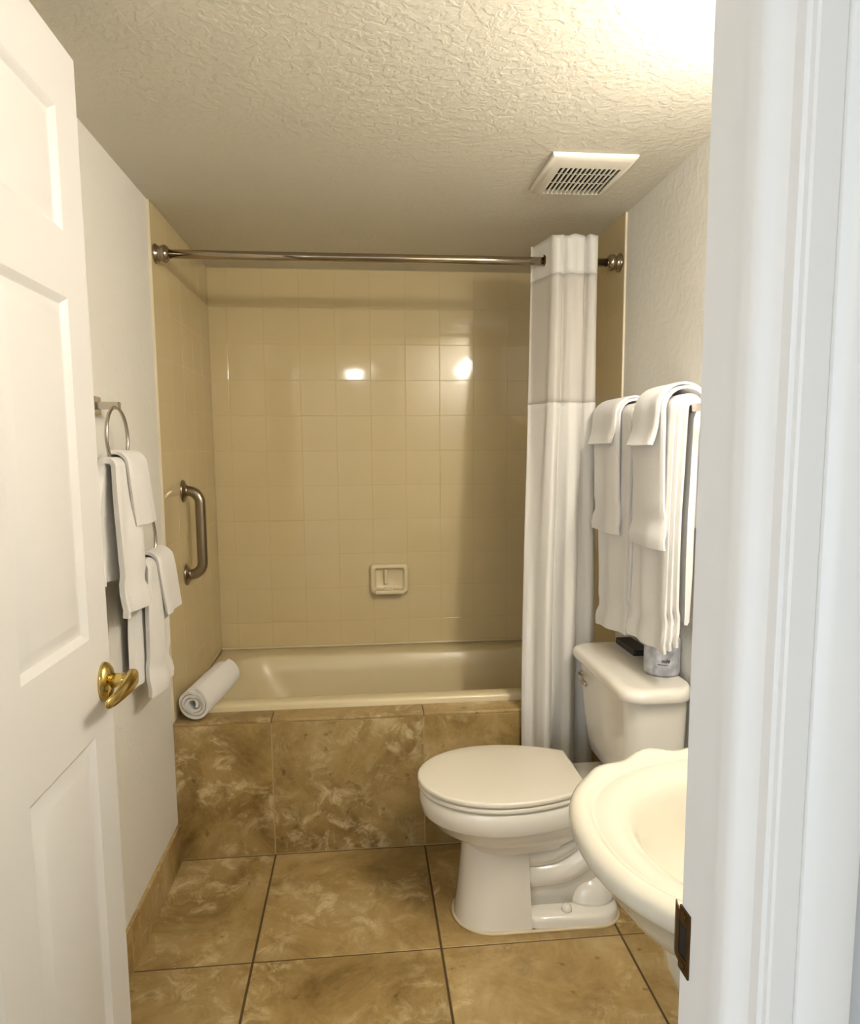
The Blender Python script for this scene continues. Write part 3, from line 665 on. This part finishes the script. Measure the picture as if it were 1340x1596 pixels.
# ---- towel rings on the left wall
def towel_ring(y, z, label):
    t = empty('towel_ring', (0.0, y, z)); tag(t, label, 'towel ring', 'towel rings on the left wall')
    box('mount_plate', 0.0005, 0.009, y-.022, y+.022, z-.022, z+.022, M['nickel'], t, .002, 2)
    box('post', 0.009, 0.060, y-.009, y+.009, z-.009, z+.009, M['nickel'], t, .002, 2)
    R_ = 0.073
    pth = [(0.050, y+R_*math.sin(a), z-.004-R_+R_*math.cos(a)) for a in [2*PI*k/48 for k in range(49)]]
    V, F = loft_data(tube_data(pth, .0042, 10), False, False); under(mesh('ring', V, F, M['nickel'], None, True), t)
    return z-.004-2*R_
zb1 = towel_ring(-0.520, 1.490, 'upper nickel towel ring on left wall, nearest the open door')
zb2 = towel_ring(-0.330, 1.215, 'lower nickel towel ring on left wall, nearest the bath')
G2 = 'towels in the left wall rings'
tag(drape('hand_towel', left, -0.605, -0.425, 0.050, zb1+.004, 0.016, 0.360, 0.275, 0.014, seed=7, wav=.006, nf=1.2, taper=.10, lean=.012, layers=1, back_in=.004, back_shift=-.045), 'white hand towel hanging in the upper ring beside the door edge', 'towel', G2)
tag(drape('washcloth', left, -0.555, -0.405, 0.050, zb1+.006, 0.033, 0.150, 0.10, 0.010, seed=8, wav=.004, nf=1.0, taper=.12, lean=.055, bands=False), 'white washcloth folded over the towel in the upper ring', 'washcloth', G2)
tag(drape('hand_towel', left, -0.405, -0.225, 0.050, zb2+.004, 0.016, 0.352, 0.312, 0.014, seed=9, wav=.006, nf=1.2, taper=.10, lean=.012, layers=1, back_in=.004, back_shift=-.045), 'white hand towel hanging in the lower ring above the rolled towel', 'towel', G2)
tag(drape('washcloth', left, -0.350, -0.205, 0.050, zb2+.006, 0.033, 0.150, 0.10, 0.010, seed=10, wav=.004, nf=1.0, taper=.12, lean=.055, bands=False), 'white washcloth folded over the towel in the lower ring', 'washcloth', G2)

# ---- rolled towel lying on the tub ledge
def rolled_towel():
    p0 = Vector((0.066, 0.004, 0.545)); p1 = Vector((0.122, 0.262, 0.567))
    ax = (p1-p0).normalized(); upv = (Vector((0, 0, 1)) - ax*ax.z).normalized(); sd_ = ax.cross(upv)
    turns = 3.3; N = 150; R0 = 0.014; R1 = 0.0555; th = 0.0095
    prof = []
    for k in range(N+1):
        t = k/N; a = -0.6 + 2*PI*turns*t; prof.append((a, R0+(R1-R0)*t))
    outer_ = [(a, r+th/2) for a, r in prof]; inner_ = [(a, r-th/2) for a, r in prof]
    loop = outer_ + inner_[::-1]
    rings = []
    for k in range(11):
        t = k/10
        sh = 1.0 if 0 < k < 10 else 0.985
        base = p0 + (p1-p0)*t
        rings.append([base + (sd_*math.cos(a)*1.0 + upv*math.sin(a)*0.97)*(r*sh + 0.0012*noise.noise(Vector((a, t*4, 1)))) + ax*(0.004*math.sin(a*1.3) if k in (0, 10) else 0) for a, r in loop])
    V, F = loft_data(rings, False, False)
    n = len(loop); q = len(outer_)
    for (b, rev) in ((0, False), ((len(rings)-1)*n, True)):
        for i in range(q-1):
            f = (b+i, b+i+1, b+n-2-i, b+n-1-i); F.append(f if not rev else f[::-1])
    o = mesh('rolled_towel', V, F, M['terry'], None, True); auto_smooth(o, 60)
    return tag(o, 'white towel rolled up and laid on the tub ledge at left', 'towel')
rolled_towel()

# ============================================================ things on the tank lid
pk = empty('wrapped_roll', (1.4645, -0.470, 0.7555)); tag(pk, 'grey-white wrapped toilet paper roll standing on the tank lid', 'toilet paper')
pr_, pc = 0.0485, Vector((1.4645, -0.470, 0.7555))
rr_ = []
for f, h in ((.86, .0005), (.97, .003), (1.0, .010), (1.0, .05), (1.0, .092), (.97, .101), (.86, .104), (.45, .102), (.36, .092), (.30, .06)):
    rr_.append([pc + Vector((pr_*f*(1+.012*noise.noise(Vector((math.cos(t)*2, math.sin(t)*2, h*30))))*math.cos(t), pr_*f*(1+.012*noise.noise(Vector((math.cos(t)*2, math.sin(t)*2, h*30))))*math.sin(t), h)) for t in [2*PI*j/48 for j in range(48)]])
o = loft('roll', rr_, M['wrap'], pk); auto_smooth(o, 60)
def bent(name, pts2, faces, mat, ang0, z0, lift):
    V = [(pc.x + (pr_+lift)*math.cos(ang0 + x/pr_), pc.y + (pr_+lift)*math.sin(ang0 + x/pr_), pc.z + z0 + y) for x, y in pts2]
    o = mesh(name, V, faces, mat); under(o, pk); return o
ANG = math.radians(-100)
n_ = 16
bent('print_line', [(-.022+.026*i/n_, (0.0011 if j else -0.0011)*(1-.3*i/n_) - .0022*(i/n_)**2) for j in (0, 1) for i in range(n_+1)], [(i, i+1, n_+1+i+1, n_+1+i) for i in range(n_)], M['print'], ANG, .036, .0012)
cu = bpy.data.curves.new('print_text', 'FONT'); cu.body = 'nde'; cu.size = .015; cu.shear = .3; cu.resolution_u = 3; cu.offset = .00025
tmp = bpy.data.objects.new('print_text_tmp', cu); col.objects.link(tmp); bpy.context.view_layer.update()
me = bpy.data.meshes.new_from_object(tmp.evaluated_get(bpy.context.evaluated_depsgraph_get()))
pts = [(v.co.x-.014, v.co.y) for v in me.vertices]; fcs = [tuple(p.vertices) for p in me.polygons]
bpy.data.objects.remove(tmp)
bent('print_text', pts, fcs, M['print'], ANG, .042, .0012)
n_ = 20
bent('print_blot', [(0, 0)] + [(.009*math.cos(2*PI*i/n_), .011*math.sin(2*PI*i/n_)) for i in range(n_)], [(0, 1+i, 1+(i+1) % n_) for i in range(n_)], M['wrap_blot'], math.radians(-62), .058, .0010)
ty = box('dark_strip', 1.446, 1.497, -0.315, -0.165, .7555, .7740, M['strip'], None, .002, 2); tag(ty, 'thin dark piece on the tank lid under the hanging towels', 'strip')  # low near-black block filling the dark strip below the towels

# ============================================================ lamps (out of the picture to the right, and behind)
SYC = -1.395
vl = empty('vanity_light', (W, SYC, 1.97)); tag(vl, 'row of round bulbs on a bar above the pedestal sink', 'light')
box('back_plate', W-.030, W-.0005, SYC-.31, SYC+.31, 1.925, 2.015, M['chrome'], vl, .006, 2)
for k in range(4):
    y = SYC + (k-1.5)*.15
    lathe('socket', [(.022, 0), (.022, .012), (.017, .02)], (W-.030, y, 1.97), (-1, 0, 0), M['chrome'], vl, 20)
    lathe('bulb', [(.014, .0), (.02, .01)] + [(.032*math.sin(a), .044-.032*math.cos(a)) for a in [PI*(.18+.82*i/14) for i in range(15)]], (W-.046, y, 1.97), (-1, 0, 0), M['bulb'], vl, 24)
hlamp = empty('ceiling_lamp', (.585, -4.6, 2.44)); tag(hlamp, 'glass bowl lamp on the hall ceiling behind the viewer', 'lamp')
lathe('lamp_base', [(.09, 0), (.09, .03), (.07, .045)], (.585, -4.6, 2.4395), (0, 0, -1), M['nickel'], hlamp)
lathe('lamp_glass', [(.07, .045), (.085, .07), (.09, .11), (.08, .15), (.045, .175), (.001, .185)], (.585, -4.6, 2.4395), (0, 0, -1), M['hall_bulb'], hlamp)
